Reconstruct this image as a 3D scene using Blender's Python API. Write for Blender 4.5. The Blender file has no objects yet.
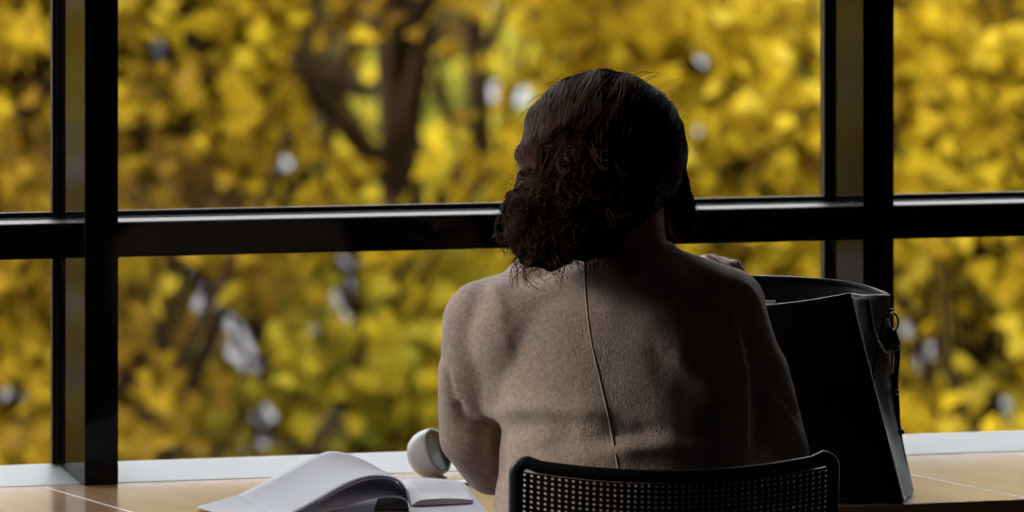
import bpy, bmesh, math, random
import numpy as np
from mathutils import Vector, Matrix, noise
PI = math.pi
C = bpy.context.scene.collection

# ------------------------------------------------------------------ camera model
F = 7200.0; FOOT = -2290.0; YH = -185.0; D = 9.66; ZC = 1.694; XC = -3.70
TH = math.atan2(F, 18500.0)
sT, cT = math.sin(TH), math.cos(TH)
def W(u, v, dep):
    lat = (u-512)*dep/F
    return Vector((XC + dep*sT + lat*cT, -D + dep*cT - lat*sT, ZC - (v-YH)*dep/F))
def depY(u, Y): return (Y + D)/(cT - (u-512)/F*sT)
def WY(u, v, Y): return W(u, v, depY(u, Y))
def WZ(u, v, z): return W(u, v, (ZC-z)*F/(v-YH))

# ------------------------------------------------------------------ materials
def mat(name, col, rough=.6, metal=0, spec=.5, **kw):
    m = bpy.data.materials.new(name); m.use_nodes = True
    b = m.node_tree.nodes['Principled BSDF']
    b.inputs['Base Color'].default_value = (*col, 1)
    b.inputs['Roughness'].default_value = rough
    b.inputs['Metallic'].default_value = metal
    b.inputs['Specular IOR Level'].default_value = spec
    for k, x in kw.items(): b.inputs[k.replace('_', ' ')].default_value = x
    return m
def nodes(m): return m.node_tree.nodes, m.node_tree.links, m.node_tree.nodes['Principled BSDF']
def noise_col(m, c1, c2, scale=8, detail=4, stretch=None, lo=.35, hi=.65):
    n, l, b = nodes(m)
    tc = n.new('ShaderNodeTexCoord'); mp = n.new('ShaderNodeMapping'); nz = n.new('ShaderNodeTexNoise'); r = n.new('ShaderNodeValToRGB')
    nz.inputs['Scale'].default_value = scale; nz.inputs['Detail'].default_value = detail
    if stretch: mp.inputs['Scale'].default_value = stretch
    l.new(tc.outputs['Object'], mp.inputs[0]); l.new(mp.outputs[0], nz.inputs['Vector']); l.new(nz.outputs[0], r.inputs[0])
    r.color_ramp.elements[0].position = lo; r.color_ramp.elements[0].color = (*c1, 1)
    r.color_ramp.elements[1].position = hi; r.color_ramp.elements[1].color = (*c2, 1)
    l.new(r.outputs[0], b.inputs['Base Color'])
    return nz, mp
def bump(m, scale, strength, dist=.001, detail=3):
    n, l, b = nodes(m)
    tc = n.new('ShaderNodeTexCoord'); nz = n.new('ShaderNodeTexNoise'); bp = n.new('ShaderNodeBump')
    nz.inputs['Scale'].default_value = scale; nz.inputs['Detail'].default_value = detail
    bp.inputs['Strength'].default_value = strength; bp.inputs['Distance'].default_value = dist
    l.new(tc.outputs['Object'], nz.inputs['Vector']); l.new(nz.outputs[0], bp.inputs['Height']); l.new(bp.outputs[0], b.inputs['Normal'])

M = {}
M['frame'] = mat('dark_bronze_aluminium', (.006, .0055, .005), .06, 0, .12)
M['bead'] = mat('black_gasket', (.012, .012, .015), .3)
M['alu'] = mat('bare_aluminium_edge', (.045, .047, .055), .42, .4)
M['sill'] = mat('white_sill_paint', (.68, .70, .71), .5)
M['plaster'] = mat('dark_brown_plaster', (.04, .033, .028), .9); noise_col(M['plaster'], (.032, .026, .022), (.05, .042, .036), 3)
M['ceil'] = mat('ceiling_board', (.05, .045, .04), .9); bump(M['ceil'], 60, .3)
M['carpet'] = mat('charcoal_carpet', (.05, .05, .055), .95); noise_col(M['carpet'], (.016, .015, .015), (.032, .03, .03), 90)
M['wood'] = mat('honey_wood_veneer', (.5, .3, .15), .18, 0, .5)
noise_col(M['wood'], (.55, .31, .15), (.62, .36, .18), 3, 3, (8, 1, 1))
M['woodside'] = mat('dark_support_panel', (.06, .04, .03), .5)
M['seam'] = mat('pale_inlay', (.85, .78, .72), .4)
M['sweater'] = mat('taupe_wool', (.40, .28, .22), .95, 0, .15, Sheen_Weight=.35, Sheen_Roughness=.5)
noise_col(M['sweater'], (.36, .255, .20), (.50, .37, .30), 220, 3); bump(M['sweater'], 420, .8, .002, 3)
M['skin'] = mat('skin', (.33, .15, .095), .5, 0, .4, Subsurface_Weight=.08)
M['hair'] = mat('dark_brown_hair', (.010, .005, .003), .9, 0, .02)
M['strand'] = mat('brown_hair_strand', (.042, .018, .008), .55, 0, .06, Specular_Tint=(.6, .3, .2, 1))
M['trouser'] = mat('dark_trouser_cloth', (.02, .022, .03), .9)
M['shoe'] = mat('black_shoe', (.012, .012, .012), .4)
M['nail'] = mat('pale_nail', (.75, .6, .62), .25)
M['bag'] = mat('black_leather', (.007, .0065, .0065), .36, 0, .5); bump(M['bag'], 160, .35, .0006)
M['baglining'] = mat('black_bag_lining', (.006, .006, .007), .8)
M['gusset'] = mat('brown_black_gusset', (.013, .010, .008), .5, 0, .2); bump(M['gusset'], 40, .3, .002)
M['metal'] = mat('dark_buckle_metal', (.12, .12, .13), .3, 1)
M['chair'] = mat('black_chair_plastic', (.008, .008, .009), .38, 0, .35)
M['chairmetal'] = mat('chair_steel', (.03, .03, .03), .3, .8)
M['paper'] = mat('page_paper', (.90, .89, .96), .8); 
M['paperedge'] = mat('page_stack_paper', (.78, .76, .86), .8)
M['thinpaper'] = mat('translucent_page', (.90, .89, .96), .8)
n_, l_, b_ = nodes(M['thinpaper']); t_ = n_.new('ShaderNodeBsdfTranslucent'); t_.inputs[0].default_value = (.88, .86, .97, 1); x_ = n_.new('ShaderNodeMixShader'); x_.inputs[0].default_value = .15
l_.new(b_.outputs[0], x_.inputs[1]); l_.new(t_.outputs[0], x_.inputs[2]); l_.new(x_.outputs[0], n_['Material Output'].inputs[0])
M['cover'] = mat('lavender_cover', (.20, .17, .30), .5)
M['spine'] = mat('dark_spine', (.03, .025, .02), .6)
M['ink'] = mat('grey_print_ink', (.42, .42, .50), .8)
M['device'] = mat('white_device_plastic', (.62, .60, .57), .38)
M['devface'] = mat('grey_device_face', (.27, .27, .27), .5)
M['white'] = mat('white_card', (.85, .85, .82), .7)
M['bark'] = mat('dark_bark', (.05, .035, .026), .95, 0, .08); noise_col(M['bark'], (.016, .008, .003), (.034, .019, .008), 9, 5, (6, 6, 1)); bump(M['bark'], 12, .6, .02)
M['pave'] = mat('lavender_grey_paving', (.34, .31, .37), .8); noise_col(M['pave'], (.030, .027, .032), (.058, .053, .062), .6, 6)
M['lawn'] = mat('leaf_strewn_lawn', (.2, .2, .03), .9); noise_col(M['lawn'], (.035, .04, .010), (.12, .085, .015), .9, 8)
M['facade'] = mat('pale_render', (.72, .73, .76), .8); noise_col(M['facade'], (.50, .51, .53), (.58, .59, .61), .4)
M['farglass'] = mat('far_window_glass', (.05, .06, .075), .1)
M['roof'] = mat('grey_roof', (.14, .13, .13), .7)

def glass_mat():
    m = bpy.data.materials.new('window_glass'); m.use_nodes = True
    n, l = m.node_tree.nodes, m.node_tree.links; n.clear()
    o = n.new('ShaderNodeOutputMaterial'); t = n.new('ShaderNodeBsdfTransparent'); g = n.new('ShaderNodeBsdfGlossy'); fr = n.new('ShaderNodeFresnel'); mx = n.new('ShaderNodeMixShader')
    t.inputs[0].default_value = (.985, .99, .985, 1); g.inputs['Roughness'].default_value = .0; fr.inputs[0].default_value = 1.25
    l.new(fr.outputs[0], mx.inputs[0]); l.new(t.outputs[0], mx.inputs[1]); l.new(g.outputs[0], mx.inputs[2]); l.new(mx.outputs[0], o.inputs[0])
    return m
M['glass'] = glass_mat()

def leaf_mat(name, stops):
    m = bpy.data.materials.new(name); m.use_nodes = True
    n, l = m.node_tree.nodes, m.node_tree.links; n.clear()
    o = n.new('ShaderNodeOutputMaterial'); d = n.new('ShaderNodeBsdfDiffuse'); t = n.new('ShaderNodeBsdfTranslucent'); mx = n.new('ShaderNodeMixShader')
    g = n.new('ShaderNodeNewGeometry'); r = n.new('ShaderNodeValToRGB'); r.color_ramp.interpolation = 'LINEAR'
    # colour drifts from spray to spray as well as from leaf to leaf
    tc = n.new('ShaderNodeTexCoord'); nz = n.new('ShaderNodeTexNoise'); nz.inputs['Scale'].default_value = .9; nz.inputs['Detail'].default_value = 1
    ma = n.new('ShaderNodeMath'); ma.operation = 'MULTIPLY_ADD'; ma.inputs[1].default_value = .45
    mb = n.new('ShaderNodeMath'); mb.operation = 'MULTIPLY_ADD'; mb.inputs[1].default_value = 1.5; mb.inputs[2].default_value = -.5
    l.new(tc.outputs['Object'], nz.inputs['Vector']); l.new(nz.outputs[0], mb.inputs[0])
    l.new(g.outputs['Random Per Island'], ma.inputs[0]); l.new(mb.outputs[0], ma.inputs[2]); l.new(ma.outputs[0], r.inputs[0])
    e = r.color_ramp.elements
    e[0].position, e[0].color = stops[0][0], (*stops[0][1], 1); e[1].position, e[1].color = stops[-1][0], (*stops[-1][1], 1)
    for p, c in stops[1:-1]:
        x = e.new(p); x.color = (*c, 1)
    mx.inputs[0].default_value = .42
    l.new(r.outputs[0], d.inputs[0]); l.new(r.outputs[0], t.inputs[0]); l.new(d.outputs[0], mx.inputs[1]); l.new(t.outputs[0], mx.inputs[2]); l.new(mx.outputs[0], o.inputs[0])
    return m
M['leaf_gold'] = leaf_mat('gold_maple_leaf', [(.1, (0.128, 0.068, 0.0093)), (.35, (0.269, 0.166, 0.0093)), (.6, (0.397, 0.277, 0.0129)), (.85, (0.436, 0.326, 0.0384)), (1, (0.269, 0.259, 0.0293))])
M['leaf_green'] = leaf_mat('yellow_green_maple_leaf', [(.1, (0.077, 0.086, 0.0157)), (.35, (0.205, 0.203, 0.0248)), (.55, (0.359, 0.271, 0.0202)), (.8, (0.397, 0.283, 0.0157)), (1, (0.217, 0.234, 0.0293))])
M['leaf_amber'] = leaf_mat('amber_maple_leaf', [(.1, (0.077, 0.043, 0.0111)), (.4, (0.192, 0.111, 0.0111)), (.7, (0.320, 0.209, 0.0129)), (1, (0.372, 0.271, 0.0202))])
M['leaf_shade'] = leaf_mat('shaded_maple_leaf', [(.1, (0.032, 0.022, 0.0157)), (.5, (0.064, 0.046, 0.0202)), (.8, (0.141, 0.099, 0.0202)), (1, (0.224, 0.154, 0.0202))])  # shade inside the dense back crowns, put into the leaf colour

# ------------------------------------------------------------------ helpers
def link(name, me, material=None, parent=None, smooth=False):
    o = bpy.data.objects.new(name, me); C.objects.link(o)
    if material is not None and len(me.materials) == 0:
        me.materials.append(M[material] if isinstance(material, str) else material)
    if parent is not None: o.parent = parent
    if smooth:
        for p in me.polygons: p.use_smooth = True
    return o
def obj(name, bm, material, parent=None, smooth=False, bevel=0):
    bmesh.ops.recalc_face_normals(bm, faces=bm.faces)
    me = bpy.data.meshes.new(name); bm.to_mesh(me); bm.free()
    o = link(name, me, material, parent, smooth)
    if bevel:
        b = o.modifiers.new('bevel', 'BEVEL'); b.width = bevel; b.segments = 2; b.limit_method = 'ANGLE'
    return o
def tag(o, label=None, cat=None, group=None, kind=None):
    if label: o['label'] = label
    if cat: o['category'] = cat
    if group: o['group'] = group
    if kind: o['kind'] = kind
    return o
def empty(name, loc=(0, 0, 0), rz=0):
    o = bpy.data.objects.new(name, None); C.objects.link(o); o.location = loc; o.rotation_euler = (0, 0, rz); return o
def box(bm, a, b):
    x0, y0, z0 = a; x1, y1, z1 = b
    v = [bm.verts.new(p) for p in ((x0,y0,z0),(x1,y0,z0),(x1,y1,z0),(x0,y1,z0),(x0,y0,z1),(x1,y0,z1),(x1,y1,z1),(x0,y1,z1))]
    for f in ((0,3,2,1),(4,5,6,7),(0,1,5,4),(1,2,6,5),(2,3,7,6),(3,0,4,7)): bm.faces.new([v[i] for i in f])
def boxo(name, a, b, m, parent=None, bevel=0, kind=None):
    bm = bmesh.new(); box(bm, a, b); o = obj(name, bm, m, parent, bevel=bevel)
    if kind: o['kind'] = kind
    return o
def frame_from(d):
    d = d.normalized(); a = Vector((0,0,1)) if abs(d.z) < .9 else Vector((1,0,0))
    x = d.cross(a).normalized(); return x, d.cross(x).normalized()
def tube(bm, pts, rad, n=10, cap=True):
    pts = [Vector(p) for p in pts]; rings = []
    rr = rad if isinstance(rad, (list, tuple)) else [rad]*len(pts)
    px = None
    for i, p in enumerate(pts):
        d = (pts[min(i+1, len(pts)-1)] - pts[max(i-1, 0)])
        if d.length < 1e-9: d = Vector((0,0,1))
        d.normalize()
        if px is None: px, _ = frame_from(d)
        px = (px - d*px.dot(d)).normalized(); py = d.cross(px)
        rings.append([bm.verts.new(p + rr[i]*(math.cos(2*PI*k/n)*px + math.sin(2*PI*k/n)*py)) for k in range(n)])
    for a, b in zip(rings, rings[1:]):
        for k in range(n): bm.faces.new((a[k], a[(k+1)%n], b[(k+1)%n], b[k]))
    if cap and n > 2:
        bm.faces.new(rings[0][::-1]); bm.faces.new(rings[-1])
def ellipsoid(bm, c, r, rot=None, seg=24):
    m = Matrix.Translation(Vector(c)) @ (rot.to_4x4() if rot is not None else Matrix.Identity(4)) @ Matrix.Diagonal((*r, 1))
    bmesh.ops.create_uvsphere(bm, u_segments=seg, v_segments=seg//2, radius=1, matrix=m)
def capsule(bm, a, b, ra, rb, n=20):
    a, b = Vector(a), Vector(b); d = (b-a).normalized(); pts, rr = [], []
    for k in range(0, 7):
        t = PI/2*(k/6.0); pts.append(a - d*ra*math.cos(t)*.999); rr.append(max(ra*math.sin(t), ra*.05))
    for k in range(1, 7):
        t = PI/2*(1-k/6.0); pts.append(b + d*rb*math.cos(t)*.999); rr.append(max(rb*math.sin(t), rb*.05))
    tube(bm, pts, rr, n)
def loft(bm, rings):
    R = [[bm.verts.new(p) for p in r] for r in rings]; n = len(R[0])
    for a, b in zip(R, R[1:]):
        for k in range(n): bm.faces.new((a[k], a[(k+1)%n], b[(k+1)%n], b[k]))
    bm.faces.new(R[0][::-1]); bm.faces.new(R[-1])
def selring(cx, cy, z, hx, hy, n=40, e=2.3, zf=None):
    out = []
    for k in range(n):
        t = 2*PI*k/n; c, s = math.cos(t), math.sin(t)
        x = math.copysign(abs(c)**(2/e), c)*hx; y = math.copysign(abs(s)**(2/e), s)*hy
        out.append(Vector((cx+x, cy+y, z + (zf(x, y) if zf else 0))))
    return out
def remesh(bm, voxel, smooth_it=4, fac=.5):
    """merge overlapping solids into one continuous smooth surface"""
    bmesh.ops.recalc_face_normals(bm, faces=bm.faces)
    me = bpy.data.meshes.new('tmp'); bm.to_mesh(me); bm.free()
    o = bpy.data.objects.new('tmp', me); C.objects.link(o)
    r = o.modifiers.new('r', 'REMESH'); r.mode = 'VOXEL'; r.voxel_size = voxel; r.use_smooth_shade = True
    if smooth_it:
        s = o.modifiers.new('s', 'SMOOTH'); s.factor = fac; s.iterations = smooth_it
    dg = bpy.context.evaluated_depsgraph_get()
    out = bpy.data.meshes.new_from_object(o.evaluated_get(dg))
    bpy.data.objects.remove(o); bpy.data.meshes.remove(me)
    return out

def smoothpts(pts, n=6):
    out = []
    for i in range(len(pts)-1):
        p0, p1, p2, p3 = pts[max(i-1, 0)], pts[i], pts[i+1], pts[min(i+2, len(pts)-1)]
        for k in range(n):
            t = k/n
            out.append(.5*((2*p1) + (p2-p0)*t + (2*p0-5*p1+4*p2-p3)*t*t + (3*p1-p0-3*p2+p3)*t**3))
    return out + [pts[-1]]

# ------------------------------------------------------------------ the room
XL, XR, YB, CZ = -2.4, 4.4, -11.5, 3.05
XF, YJ = -5.0, -4.2                # unseen corner, added to bring side-window light close; room widens left behind it
def struct(name, a, b, m): return boxo(name, a, b, m, kind='structure')
def lshape(name, z0, z1, m):
    bm = bmesh.new(); pts = [(XF-.2, YB-.2), (XR+.2, YB-.2), (XR+.2, .14), (XL-.2, .14), (XL-.2, YJ+.2), (XF-.2, YJ+.2)]
    lo = [bm.verts.new((x, y, z0)) for x, y in pts]; hi = [bm.verts.new((x, y, z1)) for x, y in pts]
    bm.faces.new(lo[::-1]); bm.faces.new(hi)
    for k in range(6): bm.faces.new((lo[k], lo[(k+1) % 6], hi[(k+1) % 6], hi[k]))
    return tag(obj(name, bm, m), kind='structure')
lshape('floor', -.2, 0, 'carpet'); lshape('ceiling', CZ, CZ+.3, 'ceil')
struct('wall_back', (XF-.2, YB-.2, 0), (XR+.2, YB, CZ), 'plaster')
struct('wall_right', (XR, YB, 0), (XR+.2, .14, CZ), 'plaster')
struct('wall_corner', (XF-.2, YJ, 0), (XL-.2, YJ+.2, CZ), 'plaster')
struct('wall_left', (XF-.2, YB, 0), (XF, YJ, CZ), 'plaster')
bm = bmesh.new()
LY0, LY1, LZ0, LZ1 = -.80, -.05, .75, 2.9            # opening of the side window
box(bm, (XL-.2, YJ, 0), (XL, LY0, CZ)); box(bm, (XL-.2, LY1, 0), (XL, .14, CZ))
box(bm, (XL-.2, LY0, 0), (XL, LY1, LZ0)); box(bm, (XL-.2, LY0, LZ1), (XL, LY1, CZ))
tag(obj('wall_side', bm, 'plaster'), kind='structure')
struct('wall_front', (XL-.2, -.012, 0), (XR+.2, .14, .70), 'plaster')

TZ0, TZ1 = 1.0705, 1.119           # transom
TOPZ = 2.96
xm = [ (WY(101.5, 300, 0).x), (WY(878.5, 300, 0).x) ]
pitch = xm[1]-xm[0]
hwm = (WY(118.5, 300, 0).x - WY(85, 300, 0).x)/2
centers = [xm[0] + pitch*k for k in range(-4, 5)]
centers = [c for c in centers if XL+.05 < c < XR-.05]
GY = .126                                  # glass plane
mi = 1
for c in centers:
    o = struct('trim_%d' % mi, (c-hwm, 0, .7503), (c+hwm, GY+.03, TOPZ), 'frame'); mi += 1
    o.modifiers.new('b', 'BEVEL').width = .0003
edges = [XL] + centers + [XR]
wi = 1
for i in range(len(edges)-1):
    x0 = edges[i] + (hwm if i > 0 else 0); x1 = edges[i+1] - (hwm if i < len(edges)-2 else 0)
    root = empty('window_%d' % wi, ((x0+x1)/2, GY, .75)); root['kind'] = 'structure'; wi += 1
    cx = (x0+x1)/2; w = (x1-x0)/2
    def part(nm, a, b, m, bev=0):
        return boxo(nm, (a[0]-cx, a[1]-GY, a[2]-.75), (b[0]-cx, b[1]-GY, b[2]-.75), m, root, bevel=bev)
    t = part('transom', (x0, 0.001, TZ0), (x1, GY-.012, TZ1), 'frame', .0004)
    fw = .0100                                # slim glazing frames round both lights
    for (z0, z1, low) in ((.7707, TZ0, True), (TZ1, TOPZ, False)):
        bm = bmesh.new()
        def bx(a, b): box(bm, (a[0]-cx, a[1]-GY, a[2]-.75), (b[0]-cx, b[1]-GY, b[2]-.75))
        y0, y1 = GY-.008, GY+.003
        bx((x0, y0, z0), (x0+fw, y1, z1)); bx((x1-fw, y0, z0), (x1, y1, z1))
        bx((x0+fw, y0, z1-.006), (x1-fw, y1, z1))
        if not low: bx((x0+fw, y0, z0), (x1-fw, y1, z0+.0105))
        f = obj('glazing_frame', bm, 'bead', root, bevel=.0008)
        bm = bmesh.new()                       # thin bare metal bead next to the mullion and on the transom
        bx((x1-.0042, y0-.0018, z0-.012 if low else z0), (x1-.0020, y0-.0003, z1))
        if not low: bx((x0, .003, z0+.0001), (x1, y0-.0005, z0+.0012)); bx((x0, y0-.024, z0+.0010), (x1, y0-.018, z0+.0030))
        obj('glazing_bead', bm, 'alu', root)
        part('pane', (x0+fw*.6, GY-.003, z0+(.0 if low else .004)), (x1-fw*.6, GY+.003, z1-.004), 'glass')
    part('head_rail', (x0, 0, TOPZ-.06), (x1, GY+.03, TOPZ), 'frame')
boxo('trim_head', (XL, 0, TOPZ), (XR, .14, CZ), 'frame', kind='structure')
# white sill: rises a little from the worktop to the glass
bm = bmesh.new()
prof = [(.022, .735), (.022, .7503), (.024, .7512), (GY-.001, .7708), (GY+.0025, .7708), (GY+.0025, .735)]
vs = [[bm.verts.new((x, y, z)) for y, z in prof] for x in (XL, XR)]
n = len(prof)
for k in range(n): bm.faces.new((vs[0][k], vs[0][(k+1)%n], vs[1][(k+1)%n], vs[1][k]))
bm.faces.new(vs[0]); bm.faces.new(vs[1][::-1])
tag(obj('trim_sill', bm, 'sill'), kind='structure')
# side window glazing
wl = empty('window_%d' % wi, (XL-.1, (LY0+LY1)/2, LZ0)); wl['kind'] = 'structure'
cy = (LY0+LY1)/2
bm = bmesh.new()
n_l = 2
for k in range(n_l+1):
    y = LY0 + (LY1-LY0)*k/n_l - cy
    box(bm, (-.05, y-.02, 0), (.05, y+.02, LZ1-LZ0))
box(bm, (-.05, LY0-cy, 0), (.05, LY1-cy, .04)); box(bm, (-.05, LY0-cy, LZ1-LZ0-.04), (.05, LY1-cy, LZ1-LZ0))
obj('window_frame', bm, 'frame', wl)
boxo('pane', (-.003, LY0-cy, .02), (.003, LY1-cy, LZ1-LZ0-.02), 'glass', wl)

# ------------------------------------------------------------------ worktop along the window
CF = -.66
ct = empty('window_counter', (0, CF/2, 0))
tag(ct, 'long honey-coloured wooden counter running along the foot of the window wall', 'counter')
yo = -CF/2
boxo('worktop', (XL+.01, CF+yo, .71), (XR-.01, .0225+yo, .75), 'wood', ct, bevel=.002)
sx1 = WZ(84, 498.5, .75).x; sx2 = WZ(962, 485, .75).x
for x in (sx1, sx2, sx1-(sx2-sx1), sx2+(sx2-sx1)):
    boxo('inlay_strip', (x-.0018, CF+yo, .7495), (x+.0018, -.004+yo, .7504), 'seam', ct)
for x in (sx1-1.3, sx1, sx2, sx2+1.35):
    boxo('support_panel', (x-.02, CF+.06+yo, 0), (x+.02, -.02+yo, .712), 'woodside', ct)

# ------------------------------------------------------------------ person, in a frame turned like the camera
DP = 9.54
org = W(625, 0, DP); org.z = 0
person = empty('person', org, -TH)
tag(person, 'person in a taupe sweater, seen from behind, seated at the window counter, dark wavy hair', 'person')
XO = (625-512)*DP/F
def P(u, v, y=0.0):
    dep = DP + y
    return Vector(((u-512)*dep/F - XO, y, ZC - (v-YH)*dep/F))
K = DP/F      # metres per pixel at the person
def R(px): return px*K

# sweater ---------------------------------------------------------------
bm = bmesh.new()
lev = [ # v, centre u, half width px, depth half m, centre y
    (655, 622, 142, .120, -.005), (600, 624, 142, .122, -.010), (540, 626, 136, .120, -.008), (480, 627, 131, .118, .0), (430, 627, 130, .118, .01),
    (380, 625, 131, .118, .022), (340, 617, 130, .115, .032), (310, 610, 122, .105, .040), (288, 612, 100, .088, .045), (268, 622, 70, .068, .050), (250, 634, 46, .060, .055), (240, 636, 36, .056, .058)]
rings = []
for v, cu, hw, hd, y in lev:
    p = P(cu, v, y); rings.append(selring(p.x, p.y, p.z, R(hw), hd, e=2.25))
loft(bm, rings)
# trapezius to shoulders
capsule(bm, P(630, 276, .045), P(488, 320, .045), R(39), R(44))
capsule(bm, P(620, 268, .055), P(540, 290, .05), R(34), R(40))
capsule(bm, P(640, 274, .05), P(718, 312, .05), R(38), R(51))
capsule(bm, P(640, 292, .035), P(700, 320, .04), R(50), R(48))
capsule(bm, P(590, 310, .02), P(520, 335, .02), R(50), R(56))
capsule(bm, P(512, 325, .03), P(518, 392, .03), R(50), R(40))
# left arm
capsule(bm, P(485, 323, .045), P(477, 385, .06), R(44), R(40))
capsule(bm, P(478, 370, .055), P(474, 434, .085), R(41), R(36))
capsule(bm, P(474, 434, .085), P(492, 468, .12), R(36), R(29))
capsule(bm, P(494, 469, .12), P(545, 475, .27), R(28), R(23))
# right arm
capsule(bm, P(722, 317, .05), P(748, 378, .085), R(46), R(41))
capsule(bm, P(748, 372, .08), P(773, 452, .13), R(41), R(38))
capsule(bm, P(773, 450, .13), P(746, 335, .33), R(36), R(24))
capsule(bm, P(748, 340, .33), P(748, 312, .37), R(25), R(19))
sw = remesh(bm, .0055, 5)
def seg_d(p, a, b):
    ax, ay = a; bx_, by = b; dx, dy = bx_-ax, by-ay
    t = max(0, min(1, ((p[0]-ax)*dx + (p[1]-ay)*dy)/(dx*dx+dy*dy)))
    return math.hypot(p[0]-ax-t*dx, p[1]-ay-t*dy), t
def poly_d(p, pts):
    best = 1e9; bt = 0
    for i in range(len(pts)-1):
        d, t = seg_d(p, pts[i], pts[i+1])
        if d < best: best, bt = d, (i+t)/(len(pts)-1)
    return best, bt
def px_of(p):  # local point -> layout units
    dep = DP + p.y
    return (p.x+XO)*F/dep + 512, (ZC-p.z)*F/dep + YH
# folds: (polyline, width px, depth m (+ ridge, - groove))
folds = [
    ([(452, 398), (462, 418), (480, 427), (492, 421)], 6, -.010),
    ([(494, 424), (496, 450), (500, 480)], 6, -.012),
    ([(486, 417), (515, 408), (560, 409), (610, 416)], 9, .007),
    ([(492, 432), (530, 425), (580, 432)], 10, -.006),
    ([(737, 298), (750, 330), (757, 365), (760, 420), (760, 460)], 7, -.012),
    ([(722, 305), (738, 340), (743, 380), (742, 430)], 9, .006),
    ([(690, 345), (715, 362), (732, 388)], 9, -.004),
    ([(668, 350), (700, 378), (722, 410)], 10, .003),
    ([(492, 285), (500, 300), (505, 322)], 5, .002),
    ([(438, 350), (447, 372), (452, 398)], 3, -.004),
    ([(600, 452), (660, 446), (720, 450)], 9, .004),
    ([(540, 445), (600, 440), (660, 430)], 9, -.004),
    ([(772, 385), (790, 405), (800, 430)], 5, -.005),
    ([(778, 405), (795, 425), (800, 448)], 6, .004),
    ([(746, 272), (762, 292), (770, 312)], 4, -.003),
]
nrm = [v.normal.copy() for v in sw.vertices]
for i, v in enumerate(sw.vertices):
    nr = nrm[i]; q = v.co
    back = max(0.0, min(1.0, (-nr.y + .25)/.5))
    d = 0
    if back > 0:
        uv = px_of(q)
        for pl, w, dp in folds:
            dd, t = poly_d(uv, pl)
            if dd < w*3:
                d += dp*math.exp(-(dd/w)**2)*min(1, 5*t+.25, 5*(1-t)+.25)*back
    d += .0025*noise.noise(q*8) + .0012*noise.noise(q*26)
    v.co = q + nr*d
sweater = link('sweater', sw, 'sweater', person, True)

from mathutils.bvhtree import BVHTree
sbv = BVHTree.FromPolygons([v.co.copy() for v in sw.vertices], [tuple(p.vertices) for p in sw.polygons])
def on_back(u, v):
    a = P(u, v, -.35); b = P(u, v, .1); h = sbv.ray_cast(a, (b-a).normalized()); return h[0]
pts = [on_back(u, v) for u, v in smoothpts([Vector((584, 262)), Vector((586, 300)), Vector((591, 340)), Vector((600, 380)), Vector((611, 430)), Vector((622, 490))], 8)]
bm = bmesh.new(); tube(bm, [p + Vector((0, .0008, 0)) for p in pts if p is not None], .0016, 6)
M['seamwool'] = mat('pale_seam_wool', (.43, .31, .255), .95)
obj('back_seam', bm, 'seamwool', sweater, True)

# body ------------------------------------------------------------------
bm = bmesh.new()
hd = P(606, 152, .045)                       # head centre
yaw = Matrix.Rotation(-.62, 3, 'Z') @ Matrix.Rotation(-.30, 3, 'X')   # turned to the right, looking down
def H(x, y, z): return hd + yaw @ Vector((x, y, z))
ellipsoid(bm, H(0, -.012, .015), (.074, .092, .085), yaw)
ellipsoid(bm, H(0, .030, -.035), (.060, .062, .075), yaw)
ellipsoid(bm, H(0, .055, -.092), (.030, .028, .022), yaw)     # chin
capsule(bm, H(-.045, .02, -.075), H(0, .055, -.098), .018, .018)
capsule(bm, H(.045, .02, -.075), H(0, .055, -.098), .018, .018)
capsule(bm, H(0, .082, .0), H(0, .100, -.030), .007, .011)    # nose
ellipsoid(bm, H(0, .086, -.034), (.016, .010, .008), yaw)
ellipsoid(bm, H(0, .082, -.058), (.022, .011, .006), yaw)     # lips
ellipsoid(bm, H(0, .081, -.068), (.018, .011, .006), yaw)
for s in (-1, 1):
    ellipsoid(bm, H(s*.031, .071, .002), (.014, .013, .010), yaw)   # eyes in their lids
    capsule(bm, H(s*.018, .082, .018), H(s*.045, .070, .018), .006, .005)
    ellipsoid(bm, H(s*.074, -.002, -.012), (.009, .018, .031), yaw)  # ears
    ellipsoid(bm, H(s*.040, .058, -.032), (.022, .020, .020), yaw)
capsule(bm, P(622, 212, .035), P(624, 262, .045), .056, .060)
capsule(bm, P(624, 262, .045), P(627, 330, .03), .065, .085)
capsule(bm, P(590, 290, .045), P(505, 325, .045), .042, .040); capsule(bm, P(655, 290, .045), P(708, 322, .045), .042, .040)
rings = []
for v, cu, hw, hdp, y in lev[:8]:
    p = P(cu, v, y); rings.append(selring(p.x, p.y, p.z, R(hw)*.88, hdp*.85))
loft(bm, rings)
capsule(bm, P(482, 328, .05), P(472, 428, .085), .040, .034); capsule(bm, P(475, 430, .09), P(548, 474, .28), .033, .024)
capsule(bm, P(725, 322, .05), P(767, 450, .13), .040, .034); capsule(bm, P(768, 448, .14), P(737, 297, .365), .033, .022)
# pelvis and legs
hipz = .56
ellipsoid(bm, (0, -.01, hipz), (.175, .13, .11))
feet = {}
for s in (-1, 1):
    hp, kn, an = Vector((s*.095, .02, .545)), Vector((s*.125, .42, .535)), Vector((s*.12, .34, .11))
    capsule(bm, hp, kn, .082, .058); capsule(bm, kn, an, .055, .037)
    capsule(bm, an + Vector((0, -.01, -.05)), an + Vector((s*.015, .15, -.075)), .036, .026)
    feet[s] = an
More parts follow.
